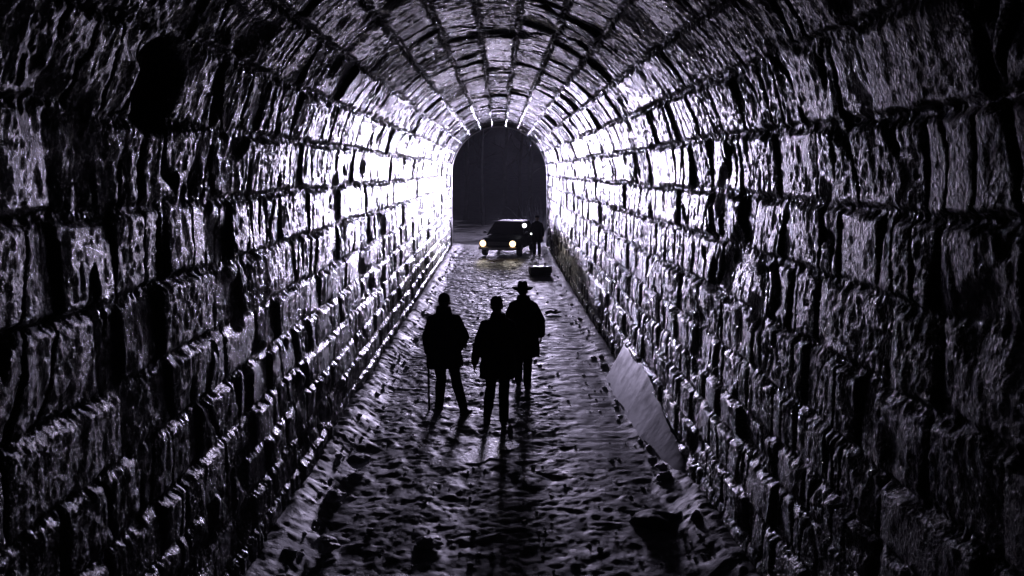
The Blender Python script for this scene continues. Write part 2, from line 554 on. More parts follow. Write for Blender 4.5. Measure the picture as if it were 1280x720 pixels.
# block with a frosted top near the mouth
def block(name, loc, size, rz, mat):
    bm = bmesh.new()
    bmesh.ops.create_cube(bm, size=1)
    bmesh.ops.subdivide_edges(bm, edges=bm.edges, cuts=9, use_grid_fill=True)
    bmesh.ops.scale(bm, vec=size, verts=bm.verts)
    for v in bm.verts:
        nn = float(fbm(np.array([v.co.x * 6 + v.co.z * 3]), np.array([v.co.y * 6 - v.co.z * 4]), 61, 3)[0])
        k = 1 + 0.13 * nn
        v.co = Vector((v.co.x * k, v.co.y * k, v.co.z * (1 + 0.2 * nn)))
        rr = max(abs(v.co.x) / size[0], abs(v.co.y) / size[1]) * 2
        if rr > 0.85: v.co.z *= 0.86
        v.co.z += size[2] * 0.5
    return bm
blk_t = empty('stone_block', (1.42, 28.9, fz(1.42, 28.9) - 0.02), 0.12)
tag(blk_t, 'dark fallen stone block with frosted top lying near the tunnel mouth', 'stone block')
bm_obj('block', block('b', None, (0.72, 0.5, 0.32), 0, None), M['rock'], blk_t, True)
bm = bmesh.new()
bmesh.ops.create_icosphere(bm, subdivisions=3, radius=1)
for v in bm.verts:
    v.co = Vector((v.co.x * 0.31, v.co.y * 0.21, 0.31 + v.co.z * (0.03 + 0.015 * math.sin(v.co.x * 7))))
bm_obj('frost_cap', bm, M['icicle'], blk_t, True)

lumpy('boulder', (1.60, 8.25, 0.01), (0.25, 0.22, 0.12), M['rock'], 3, 'dark round boulder half sunk beside the lower end of the ice sheet', 'rock', 0.4)
lumpy('rock', (-1.72, 9.85, 0.10), (0.17, 0.14, 0.08), M['pale_rock'], 8, 'pale icy rock at the foot of the left wall', 'rock', 1.1)
lumpy('rock', (-0.68, 7.75, fz(-0.68, 7.75) + 0.03), (0.14, 0.12, 0.045), M['pale_rock'], 14, 'flat pale rock in the middle of the muddy foreground', 'rock', 0.3)
lumpy('rock', (-1.66, 7.60, 0.07), (0.15, 0.13, 0.07), M['pale_rock'], 21, 'pale rock in the lower left corner of the floor, nearest the viewer', 'rock', 2.0)
lumpy('rock', (-1.80, 8.75, 0.09), (0.12, 0.12, 0.06), M['pale_rock'], 25, 'smaller pale rock between the two larger rocks along the left wall', 'rock', 2.6)

# broken ice and grit strewn over the floor, thicker along the walls
def strew(count):
    r = np.random.default_rng(404)
    ico = bmesh.new(); bmesh.ops.create_icosphere(ico, subdivisions=2, radius=1.0)
    ico.verts.ensure_lookup_table()
    bv = np.array([v.co[:] for v in ico.verts]); bf = [[v.index for v in f.verts] for f in ico.faces]
    ico.free()
    V, F = [], []
    for k in range(count):
        y = 6.5 + 30 * r.random() ** 1.5
        if r.random() < 0.45:
            sd = -1 if r.random() < .7 else 1
            x = sd * (1.98 - abs(r.normal(0, .16)))
        else:
            x = r.uniform(-1.75, 1.75)
        sz = (0.02 + 0.05 * r.random() ** 2) if abs(x) > 1.75 else 0.014 + 0.04 * r.random() ** 3
        sc = sz * r.uniform(.7, 1.3, 3); sc[2] *= .65
        ns = fbm(bv[:, 0] * 1.7 + bv[:, 2] + k * 3.1, bv[:, 1] * 1.7 - bv[:, 2], 900, 3)
        q = bv * (1 + .55 * ns)[:, None]
        for _ in range(4):
            n = r.normal(size=3); n /= np.linalg.norm(n); c = r.uniform(.45, .8)
            dd = np.maximum(q @ n - c, 0); q = q - dd[:, None] * n
        q = q * sc
        a = r.uniform(0, 6.28); q = q @ np.array([[math.cos(a), -math.sin(a), 0], [math.sin(a), math.cos(a), 0], [0, 0, 1]])
        base = k * len(bv)
        V.append(q + np.array([x, y, fz(x, y) + sc[2] * .25]))
        F += [tuple(i + base for i in f) for f in bf]
    o = mesh_obj('rubble', np.concatenate(V), F, M['pale_rock'], None, smooth=False)
    tag(o, 'broken ice and grit strewn over the muddy tunnel floor', kind='stuff')
strew(620)

def tube(pts, rad, n=8, close=True):
    pts = [Vector(p) for p in pts]
    v, f = [], []
    for i, p in enumerate(pts):
        t = (pts[min(i + 1, len(pts) - 1)] - pts[max(i - 1, 0)]).normalized()
        a = t.orthogonal().normalized() if i == 0 else (pa - t * pa.dot(t)).normalized()
        pa = a
        b = t.cross(a)
        for k in range(n):
            an = 2 * math.pi * k / n
            v.append(p + (a * math.cos(an) + b * math.sin(an)) * rad[i])
    for i in range(len(pts) - 1):
        for k in range(n):
            f.append((i * n + k, i * n + (k + 1) % n, (i + 1) * n + (k + 1) % n, (i + 1) * n + k))
    if close:
        f.append(tuple(range(n - 1, -1, -1)))
        f.append(tuple((len(pts) - 1) * n + k for k in range(n)))
    return v, f

def multi(name, tubes, mat, parent=None, smooth=True):
    V, F = [], []
    for v, f in tubes:
        o = len(V); V += v; F += [tuple(i + o for i in q) for q in f]
    return mesh_obj(name, V, F, mat, parent, smooth)

bx, by = 1.36, 20.9
zb = fz(bx, by)
br = multi('broken_branch', [tube([(-.2, 0, .05), (-.08, .03, .09), (.06, .0, .06), (.2, .05, .08)], [.03, .045, .04, .02]),
                             tube([(0, .01, .07), (.06, -.05, .13), (.1, -.09, .15)], [.03, .022, .01]),
                             tube([(-.1, .02, .06), (-.16, -.06, .04), (-.24, -.08, .03)], [.03, .02, .012])], M['wood'])
br.location = (bx, by, zb - 0.015)
tag(br, 'short dark broken branch lying on the ice strip beyond the man in the hat', 'branch')

# icicles at the mouth
def icicle(loc, L, r, label, seed):
    rr = random.Random(seed)
    pts, rad = [], []
    for k in range(14):
        t = k / 13
        pts.append((0.03 * math.sin(3 * t + seed), 0.01 * math.sin(5 * t), 0.1 - (L + 0.1) * t))
        rad.append(max(0.003, r * (1 - t) ** 0.8 * (1 + 0.12 * math.sin(14 * t + seed))))
    o = multi('icicle', [tube(pts, rad, 10), tube([(-.09, 0, .12), (-.09, 0, 0), (-.08, 0, -L * .35)], [r * .9, r * .6, .005], 8)], M['icicle'])
    o.location = loc
    tag(o, label, 'icicle')
icicle((1.34, 37.62, 4.93), 0.52, 0.075, 'white icicle hanging from the right of the mouth arch', 1)

# ------------------------------------------------------------------ people
def capsule(p0, p1, r0, r1, n=14, flat=None):
    p0, p1 = Vector(p0), Vector(p1)
    ax = (p1 - p0)
    L = ax.length
    t = ax.normalized() if L > 1e-6 else Vector((0, 0, 1))
    a = t.orthogonal().normalized()
    b = t.cross(a)
    rings = []
    for k in range(1, 6):
        an = math.pi / 2 * (k / 5)
        rings.append((-r0 * math.cos(an), r0 * math.sin(an), 0))
    for k in range(0, 5):
        an = math.pi / 2 * (k / 5)
        rings.append((L + r1 * math.sin(an), r1 * math.cos(an), 1))
    v = [p0 - t * r0]
    for h, r, _ in rings:
        c = p0 + t * h
        for k in range(n):
            an = 2 * math.pi * k / n
            v.append(c + (a * math.cos(an) + b * math.sin(an)) * r)
    v.append(p1 + t * r1)
    f = []
    for k in range(n):
        f.append((0, 1 + (k + 1) % n, 1 + k))
    m = len(rings)
    for i in range(m - 1):
        for k in range(n):
            f.append((1 + i * n + k, 1 + i * n + (k + 1) % n, 1 + (i + 1) * n + (k + 1) % n, 1 + (i + 1) * n + k))
    e = len(v) - 1
    for k in range(n):
        f.append((1 + (m - 1) * n + k, 1 + (m - 1) * n + (k + 1) % n, e))
    return v, f

def ell(c, r, rot=None, n=20, m=12):
    c = Vector(c)
    v = [Vector((0, 0, -1))]
    for i in range(1, m):
        la = -math.pi / 2 + math.pi * i / m
        for k in range(n):
            lo = 2 * math.pi * k / n
            v.append(Vector((math.cos(la) * math.cos(lo), math.cos(la) * math.sin(lo), math.sin(la))))
    v.append(Vector((0, 0, 1)))
    v = [Vector((p.x * r[0], p.y * r[1], p.z * r[2])) for p in v]
    if rot is not None:
        v = [rot @ p for p in v]
    v = [p + c for p in v]
    f = []
    for k in range(n): f.append((0, 1 + (k + 1) % n, 1 + k))
    for i in range(m - 2):
        for k in range(n):
            f.append((1 + i * n + k, 1 + i * n + (k + 1) % n, 1 + (i + 1) * n + (k + 1) % n, 1 + (i + 1) * n + k))
    e = len(v) - 1
    for k in range(n): f.append((1 + (m - 2) * n + k, 1 + (m - 2) * n + (k + 1) % n, e))
    return v, f

def loft(rings, n=40, fold=None):
    """rings: (cx, cy, z, rx, ry); closed solid of superelliptic sections"""
    v, f = [], []
    for i, (cx, cy, z, rx, ry) in enumerate(rings):
        for k in range(n):
            a = 2 * math.pi * k / n
            ca, sa = math.cos(a), math.sin(a)
            e = 0.8
            x = math.copysign(abs(ca) ** e, ca) * rx
            y = math.copysign(abs(sa) ** e, sa) * ry
            g = 1 + (fold(a, z) if fold else 0)
            v.append(Vector((cx + x * g, cy + y * g, z)))
    m = len(rings)
    for i in range(m - 1):
        for k in range(n):
            f.append((i * n + k, i * n + (k + 1) % n, (i + 1) * n + (k + 1) % n, (i + 1) * n + k))
    f.append(tuple(range(n - 1, -1, -1)))
    f.append(tuple((m - 1) * n + k for k in range(n)))
    return v, f

def fused(name, prims, mat, parent, voxel, smooth_it=2, wrinkle=0.0, seed=0):
    """join closed shapes and fuse them into one continuous skin"""
    o = multi('tmp', prims, mat)
    md = o.modifiers.new('r', 'REMESH'); md.mode = 'VOXEL'; md.voxel_size = voxel
    if smooth_it:
        sm = o.modifiers.new('s', 'SMOOTH'); sm.iterations = smooth_it; sm.factor = 0.5
    dg = bpy.context.evaluated_depsgraph_get()
    me = bpy.data.meshes.new_from_object(o.evaluated_get(dg))
    old = o.data
    bpy.data.objects.remove(o); bpy.data.meshes.remove(old)
    me.name = name
    if wrinkle:
        n = len(me.vertices)
        co = np.zeros(n * 3, dtype=np.float32); me.vertices.foreach_get('co', co)
        no = np.zeros(n * 3, dtype=np.float32); me.vertex_normals.foreach_get('vector', no)
        co = co.reshape(-1, 3); no = no.reshape(-1, 3)
        w = fbm(co[:, 0] * 9 + co[:, 1] * 5, co[:, 2] * 7 - co[:, 1] * 4, seed, 3)
        co += no * (wrinkle * w)[:, None]
        me.vertices.foreach_set('co', co.reshape(-1)); me.update()
    if not me.materials:
        me.materials.append(mat)
    me.shade_smooth()
    return link(bpy.data.objects.new(name, me), parent)

def hand(wrist, direction, palm_n, side, curl=0.5, length=0.185):
    """palm, four unequal bent fingers, thumb leaving the side of the palm"""
    d = Vector(direction).normalized()
    n = Vector(palm_n); n = (n - d * n.dot(d)).normalized()   # palm faces n
    s = d.cross(n) * side                                     # towards the thumb
    w = Vector(wrist)
    pr = []
    pc = w + d * 0.05
    for off in (-0.028, -0.010, 0.010, 0.028):
        pr.append(capsule(w + s * off * 0.6, w + d * 0.088 + s * off, 0.017, 0.0135, 10))
    for off, fl in ((0.030, 0.072), (0.010, 0.082), (-0.011, 0.076), (-0.030, 0.060)):
        p = w + d * 0.09 + s * off
        dd = d
        ang = 0
        for k, seg in enumerate((0.45, 0.32, 0.23)):
            ang += curl * (0.55 + 0.3 * k)
            dd = d * math.cos(ang) + n * math.sin(ang)
            q = p + dd * fl * seg
            pr.append(capsule(p, q, 0.0095 - 0.001 * k, 0.0088 - 0.001 * k, 8))
            p = q
    t0 = w + d * 0.025 + s * 0.024
    t1 = t0 + (d * 0.75 + s * 0.6 + n * 0.3).normalized() * 0.042
    t2 = t1 + (d * 0.9 + s * 0.1 + n * 0.45 * (0.5 + curl)).normalized() * 0.036
    t3 = t2 + (d * 0.9 - s * 0.1 + n * 0.5 * (0.5 + curl)).normalized() * 0.026
    pr += [capsule(t0, t1, 0.016, 0.0125, 8), capsule(t1, t2, 0.0120, 0.0105, 8), capsule(t2, t3, 0.0100, 0.008, 8)]
    return pr

def person(loc, rz, label, J, coat_mat, hem, headgear, sc=1.0, collar=0.0, seed=0, lean=0.0, coat_w=1.0, group=None):
    """J: joints in the figure's own frame (x right, y forward, z up)"""
    t = empty('person', loc, rz)
    t.scale = (sc, sc, sc)
    tag(t, label, 'person', group)
    V = Vector
    pel = V(J['pelvis']); ch = V(J['chest']); nk = V(J['neck']); hd = V(J['head'])
    body = [capsule(pel + V((-.07, 0, 0)), pel + V((.07, 0, 0)), .12, .12),
            capsule(pel, ch, .13, .145), capsule(ch + V((-.09, 0, 0)), ch + V((.09, 0, 0)), .125, .125),
            capsule(ch + V((0, 0, .08)), nk, .09, .06), capsule(nk, hd, .058, .055)]
    # head: skull, jaw, nose, ears, brow
    rot = Matrix.Rotation(J.get('turn', 0), 3, 'Z') @ Matrix.Rotation(-J.get('nod', 0), 3, 'X')
    def H(x, y, z): return hd + rot @ V((x, y, z))
    body += [ell(H(0, -.012, .035), (.077, .098, .092), rot), ell(H(0, .03, -.04), (.06, .066, .075), rot),
             capsule(H(0, .095, .015), H(0, .115, -.022), .011, .016, 8),
             ell(H(-.078, -.005, -.005), (.012, .022, .033), rot), ell(H(.078, -.005, -.005), (.012, .022, .033), rot),
             capsule(H(-.04, .082, .03), H(.04, .082, .03), .012, .012, 8),
             ell(H(-.032, .083, .008), (.014, .010, .010), rot), ell(H(.032, .083, .008), (.014, .010, .010), rot),
             capsule(H(-.022, .092, -.055), H(.022, .092, -.055), .009, .009, 8)]
    coat, trous = [], []
    for sd, k in ((-1, 'l'), (1, 'r')):
        sh = V(J['sh_' + k]); el = V(J['el_' + k]); wr = V(J['wr_' + k])
        hp = V(J['hip_' + k]); kn = V(J['kn_' + k]); an = V(J['an_' + k]); toe = V(J['toe_' + k])
        body += [capsule(sh, el, .052, .042), capsule(el, wr, .042, .029),
                 capsule(hp, kn, .085, .055), capsule(kn, an, .056, .038), capsule(an + V((0, 0, -.02)), an + (toe - an) * .7 + V((0, 0, -.03)), .036, .03)]
        if J.get('hand_' + k, True):
            hdir = V(J.get('hd_' + k, (wr - el).normalized()))
            body += hand(wr, hdir, J.get('palm_' + k, (-sd, 0.1, 0)), sd, J.get('curl_' + k, 0.45))
        coat += [capsule(sh, el, .080, .070), capsule(el, wr + (el - wr) * .05, .070, .055)]
        trous += [capsule(hp, kn, .102, .078), capsule(kn, an + V((0, 0, -.005)), .078, .066)]
    trous.append(capsule(pel + V((-.06, 0, .02)), pel + V((.06, 0, .02)), .13, .13))
    fused('body', body, M['skin'], t, 0.0075, 2)
    fused('trousers', trous, M['trousers'], t, 0.016, 2, 0.012, seed + 3)
    # overcoat
    def fold(a, z):
        f = max(0, min(1, (1.05 - z) / 0.4))
        return 0.035 * f * math.sin(7 * a + seed) + 0.02 * f * math.sin(12 * a + 2 * seed)
    c = []
    mid = lambda q: pel * (1 - q) + ch * q
    hx = J.get('hem_shift', 0.0)
    W_ = coat_w
    W_ = coat_w
    rings = [(pel.x + hx, pel.y, hem, .258 * W_, .215 * W_), (pel.x + hx * .8, pel.y, hem + .12, .262 * W_, .205 * W_),
             (pel.x, pel.y, pel.z, .232 * W_, .185 * W_), (mid(.45).x, mid(.45).y, mid(.45).z, .212 * W_, .170 * W_),
             (ch.x, ch.y, ch.z - .03, .228 * W_, .172 * W_), (ch.x, ch.y - .005, ch.z + .05, .212 * W_, .160 * W_),
             (ch.x, ch.y - .005, ch.z + .11, .165, .132), (nk.x, nk.y - .005, nk.z - .03, .112, .105), (nk.x, nk.y, nk.z, .085, .085)]
    c.append(loft(rings, 48, fold))
    for k in 'lr':
        sh = V(J['sh_' + k])
        c.append(capsule(sh, nk + V((0, -.005, -.06)), .078, .075))
    if collar:
        c.append(loft([(nk.x, nk.y - .01, nk.z - .05, .118, .115), (nk.x, nk.y - .02, nk.z + collar * .5, .112, .112), (nk.x, nk.y - .022, nk.z + collar, .098, .102)], 24))
    fused('overcoat', c + coat, coat_mat, t, 0.014, 2, 0.016, seed)
    # shoes
    for k in 'lr':
        an = V(J['an_' + k]); toe = V(J['toe_' + k])
        d = (toe - an); d.z = 0
        hl = V((an.x, an.y, an.z - .075)) - d.normalized() * .035
        tp = V((toe.x, toe.y, an.z - .085))
        fused('shoe', [capsule(an + V((0, 0, .02)), hl + V((0, 0, .02)) , .048, .045), capsule(hl + V((0, 0, .0)), tp, .040, .036),
                       capsule(an, hl * .35 + tp * .65, .046, .036)], M['leather'], t, 0.01, 2)
    # headgear
    if headgear == 'hat':
        n = 40
        ringsb = []
        v, f = [], []
        prof = [(.001, .165), (.035, .168), (.062, .162), (.078, .145), (.086, .11), (.092, .068), (.094, .058), (.135, .038), (.180, .030), (.188, .038), (.182, .050), (.135, .058), (.098, .070)]
        prof += [(.088, .06), (.07, .06), (.001, .06)]
        for (r_, z_) in prof:
            for q in range(n):
                a = 2 * math.pi * q / n
                sx, sy = r_ * .94, r_ * 1.12
                dip = -0.02 * math.exp(-((math.cos(a) * r_) / .02) ** 2) * (1 if z_ > .13 else 0)
                up = .012 * math.cos(2 * a) * (1 if r_ > .11 else 0)
                v.append(H(sx * math.cos(a), sy * math.sin(a), z_ + dip + up - .0))
        for i in range(len(prof) - 1):
            for q in range(n):
                f.append((i * n + q, i * n + (q + 1) % n, (i + 1) * n + (q + 1) % n, (i + 1) * n + q))
        mesh_obj('hat', v, f, M['felt'], t)
        fused('hair', [ell(H(0, -.035, .01), (.083, .085, .075), rot)], M['hair'], t, 0.009, 1, 0.006, seed)
    elif headgear == 'cap':
        fused('cap', [ell(H(0, -.012, .058), (.09, .110, .072), rot), ell(H(0, .09, .05), (.07, .05, .012), rot),
                      ell(H(0, .01, .085), (.094, .112, .04), rot)], M['felt'], t, 0.009, 2, 0.006, seed)
        fused('hair', [ell(H(0, -.03, .02), (.083, .09, .075), rot)], M['hair'], t, 0.009, 1, 0.006, seed)
    elif headgear == 'knit':
        fused('knit_cap', [ell(H(0, -.014, .062), (.088, .108, .085), rot), ell(H(0, -.014, .03), (.092, .112, .035), rot)], M['felt'], t, 0.008, 2, 0.004, seed)
        fused('hair', [ell(H(0, -.04, -.01), (.078, .075, .06), rot)], M['hair'], t, 0.009, 1, 0.006, seed)
    else:
        fused('hair', [ell(H(0, -.022, .05), (.084, .102, .088), rot), ell(H(0, -.055, .0), (.08, .065, .075), rot)], M['hair'], t, 0.008, 1, 0.008, seed)
    return t

def joints(**kw):
    J = dict(pelvis=(0, 0, .95), chest=(0, 0, 1.32), neck=(0, .01, 1.51), head=(0, .03, 1.645),
             sh_l=(-.172, 0, 1.385), el_l=(-.25, -.02, 1.13), wr_l=(-.26, .05, .87),
             sh_r=(.172, 0, 1.385), el_r=(.25, -.02, 1.13), wr_r=(.26, .05, .87),
             hip_l=(-.09, 0, .92), kn_l=(-.10, .02, .50), an_l=(-.11, -.02, .09), toe_l=(-.13, .17, .03),
             hip_r=(.09, 0, .92), kn_r=(.10, .02, .50), an_r=(.11, -.02, .09), toe_r=(.13, .17, .03))
    J.update(kw)
    return J

# left: man with a walking stick, other hand in his pocket
PL = (-0.82, 12.3)
person((PL[0], PL[1], -0.015), R(-3), 'person in a dark overcoat leaning on a walking stick, other hand in the pocket',
       joints(el_r=(.30, -.07, 1.14), wr_r=(.215, .06, .96), hand_r=False,
              el_l=(-.265, -.03, 1.13), wr_l=(-.245, .06, .88), hd_l=(-.1, .35, -.9), curl_l=1.1,
              hip_l=(-.09, 0, .92), kn_l=(-.07, .10, .50), an_l=(-.10, .10, .09), toe_l=(-.19, .28, .03),
              kn_r=(.17, -.02, .50), an_r=(.285, -.15, .10), toe_r=(.37, .01, .04), turn=0.0),
       M['wool_navy'], .70, 'knit', 1.02, .085, 1, coat_w=1.0)
# the stick is held: a thing of its own
st_b = Vector((PL[0] - .245, PL[1] + .02, fz(PL[0] - .245, PL[1] + .02)))
st_t = Vector((PL[0] - .255, PL[1] + .105, .80))
stick = empty('walking_stick', st_b)
tag(stick, 'thin dark walking stick held in the left hand of the leftmost man', 'walking stick')
d_ = st_t - st_b
multi('shaft', [tube([(0, 0, .03), d_ * .5, d_], [.016, .0165, .017], 10)], M['wood'], stick)
multi('handle', [tube([d_ + Vector((0, -.05, .0)), d_ + Vector((0, -.02, .016)), d_ + Vector((0, .02, .018)), d_ + Vector((0, .06, .008))], [.012, .016, .016, .011], 10)], M['wood'], stick)
multi('ferrule', [tube([(0, 0, -.005), (0, 0, .05)], [.018, .0185], 10)], M['rubber'], stick)

# middle: bare left hand hanging clear of the coat
person((-0.02, 11.8, -0.02), R(2), 'person in knit cap and dark coat in the middle of the trio, bare hand hanging',
       joints(el_l=(-.285, -.03, 1.12), wr_l=(-.335, .03, .85), hd_l=(-.02, .1, -1), palm_l=(1, .1, 0), curl_l=.4,
              el_r=(.25, -.03, 1.12), wr_r=(.25, .08, .87),
              hip_l=(-.09, 0, .92), kn_l=(-.10, .14, .51), an_l=(-.15, .16, .09), toe_l=(-.18, .35, .03),
              kn_r=(.08, .0, .50), an_r=(.07, -.17, .10), toe_r=(.09, .02, .035), head=(-.02, .05, 1.645), neck=(0, .02, 1.51), nod=.1),
       M['wool_black'], .66, 'knit', 1.03, .065, 2, coat_w=1.0)
# right, a step ahead: brimmed hat, right arm bent
person((0.40, 13.8, -0.02), R(-4), 'person in a brimmed hat and long coat walking ahead, one arm bent outward',
       joints(el_r=(.30, -.04, 1.14), wr_r=(.30, .08, .88), hd_r=(-.1, .4, -.9), palm_r=(-1, 0, 0),
              el_l=(-.27, .0, 1.13), wr_l=(-.26, .08, .88),
              kn_l=(-.09, .12, .51), an_l=(-.09, .16, .09), toe_l=(-.10, .35, .03),
              kn_r=(.07, .0, .50), an_r=(.07, -.14, .10), toe_r=(.1, .05, .035), head=(-.02, .045, 1.635)),
       M['wool_brown'], .55, 'hat', 1.0, .06, 3, coat_w=1.04)
# beside the car
PC = (1.60, 35.6)
person((PC[0], PC[1], 0.0), R(176), 'person in a dark coat standing beside the parked car, holding a lit torch',
       joints(el_r=(.28, .02, 1.14), wr_r=(.27, .22, 1.0), hd_r=(0, 1, 0), palm_r=(-1, 0, 0), curl_r=1.1),
       M['wool_black'], .62, 'cap', .97, .03, 4)

# ------------------------------------------------------------------ torch in that hand
def cyl(bm, p0, p1, r0, r1, n=24):
    v, f = tube([p0, p1], [r0, r1], n)
    bv = [bm.verts.new(q) for q in v]
    for q in f:
        try: bm.faces.new([bv[i] for i in q])
        except ValueError: pass

tr = empty('torch', (PC[0] - .27, PC[1] - .30, 0.965))
tag(tr, 'small lit torch held by the person standing beside the car', 'torch')
multi('barrel', [tube([(0, .10, 0), (0, -.06, 0), (0, -.09, 0), (0, -.13, 0)], [.018, .018, .032, .034], 16)], M['torch'], tr)
multi('lens', [tube([(0, -.131, 0), (0, -.137, 0)], [.031, .028], 16)], M['white_lamp'], tr)

# ------------------------------------------------------------------ car
def add_box(bm, x0, x1, y0, y1, z0, z1):
    vs = [bm.verts.new(p) for p in ((x0, y0, z0), (x1, y0, z0), (x1, y1, z0), (x0, y1, z0), (x0, y0, z1), (x1, y0, z1), (x1, y1, z1), (x0, y1, z1))]
    for q in ((0, 3, 2, 1), (4, 5, 6, 7), (0, 1, 5, 4), (1, 2, 6, 5), (2, 3, 7, 6), (3, 0, 4, 7)):
        bm.faces.new([vs[i] for i in q])

def bevel_bm(bm, w, seg=3):
    bmesh.ops.bevel(bm, geom=list(bm.edges), offset=w, segments=seg, affect='EDGES', profile=0.5)

CAR = empty('car', (-0.06, 34.8, 0.0), R(-13))
CAR.scale = (.96, .96, .94)
tag(CAR, 'dark old sedan with round lit headlamps parked in the far tunnel mouth', 'car')
CW = 0.88
def body_mesh():
    # sections along the car, front at y = 0 towards the viewer
    sec = [(0.00, .80, .40, .70), (.04, .84, .34, .78), (.30, .865, .30, .84), (1.30, .88, .27, .90), (1.7, .88, .26, .93),
           (3.3, .88, .26, .93), (4.3, .87, .30, .90), (4.72, .84, .36, .82), (4.78, .80, .42, .74)]
    prof_n = 28
    V, F = [], []
    for (y, w, zb_, zt) in sec:
        for k in range(prof_n):
            a = 2 * math.pi * k / prof_n
            ca, sa = math.cos(a), math.sin(a)
            x = math.copysign(abs(ca) ** .28, ca) * w
            hz = (zt - zb_) / 2
            z = (zt + zb_) / 2 + math.copysign(abs(sa) ** .42, sa) * hz
            # tumblehome and crowned bonnet
            if z > (zb_ + zt) / 2: x *= 1 - 0.05 * (z - (zb_ + zt) / 2) / hz
            z += 0.035 * (1 - (x / w) ** 2) * (1 if sa > 0.3 else 0)
            V.append((x, y, z))
    for i in range(len(sec) - 1):
        for k in range(prof_n):
            F.append((i * prof_n + k, i * prof_n + (k + 1) % prof_n, (i + 1) * prof_n + (k + 1) % prof_n, (i + 1) * prof_n + k))
    F.append(tuple(range(prof_n))); F.append(tuple((len(sec) - 1) * prof_n + k for k in range(prof_n)))
    bm = bmesh.new()
    vs = [bm.verts.new(p) for p in V]
    for f in F: bm.faces.new([vs[i] for i in f])
    # cabin: pillars and roof as one shell with recessed glass built separately
    return bm_obj('body', bm, M['paint'], CAR, True)
cb = body_mesh()
# roof and pillars
ZB, ZR = .93, 1.44
def cab_pt(side, y, z):
    t = (z - ZB) / (ZR - ZB)
    return (side * (.80 - .17 * t), y, z)
A0, A1, B0, B1 = 1.45, 2.05, 4.05, 3.55    # windscreen foot/top, rear screen foot/top (y)
bm = bmesh.new()
rv = []
for z, ins in ((ZR - .02, -.03), (ZR + .03, .02), (ZR + .06, .16)):
    ring = []
    x = .63 - ins; y0 = A1 + ins * 1.3; y1 = B1 - ins * 1.3
    for (sx, sy) in ((-1, 0), (1, 0), (1, 1), (-1, 1)):
        yy = y0 if sy == 0 else y1
        ring.append(bm.verts.new((sx * x, yy, z)))
    rv.append(ring)
for i in range(2):
    for k in range(4):
        bm.faces.new((rv[i][k], rv[i][(k + 1) % 4], rv[i + 1][(k + 1) % 4], rv[i + 1][k]))
bm.faces.new(rv[2]); bm.faces.new(list(reversed(rv[0])))
bevel_bm(bm, .025, 2)
bm_obj('roof', bm, M['paint'], CAR, True)
tb = []
for s in (-1, 1):
    tb.append(tube([cab_pt(s, A0, ZB - .03), cab_pt(s, A1, ZR)], [.034, .028], 8))
    tb.append(tube([cab_pt(s, B0, ZB - .03), cab_pt(s, B1, ZR)], [.06, .045], 8))
    tb.append(tube([cab_pt(s, 2.75, ZB - .03), cab_pt(s, 2.75, ZR)], [.03, .028], 8))
for q in tb:
    multi('pillar', [q], M['paint'], CAR)
def pane(name, pts):
    a = [Vector(p) for p in pts]
    n = (a[1] - a[0]).cross(a[2] - a[0]).normalized() * .006
    V = [p + n for p in a] + [p - n for p in a]
    F = [(0, 1, 2, 3), (7, 6, 5, 4)] + [(k, k + 4, (k + 1) % 4 + 4, (k + 1) % 4) for k in range(4)]
    mesh_obj(name, V, F, M['glass'], CAR, False)
pane('windscreen', [cab_pt(-1, A0, ZB), cab_pt(1, A0, ZB), cab_pt(1, A1, ZR), cab_pt(-1, A1, ZR)])
pane('rear_window', [cab_pt(1, B0, ZB), cab_pt(-1, B0, ZB), cab_pt(-1, B1, ZR), cab_pt(1, B1, ZR)])
for s in (-1, 1):
    pane('side_window', [cab_pt(s, A0 + .02, ZB), cab_pt(s, 2.73, ZB), cab_pt(s, 2.73, ZR), cab_pt(s, A1, ZR)])
    pane('side_window', [cab_pt(s, 2.77, ZB), cab_pt(s, B0 - .02, ZB), cab_pt(s, B1, ZR), cab_pt(s, 2.77, ZR)])
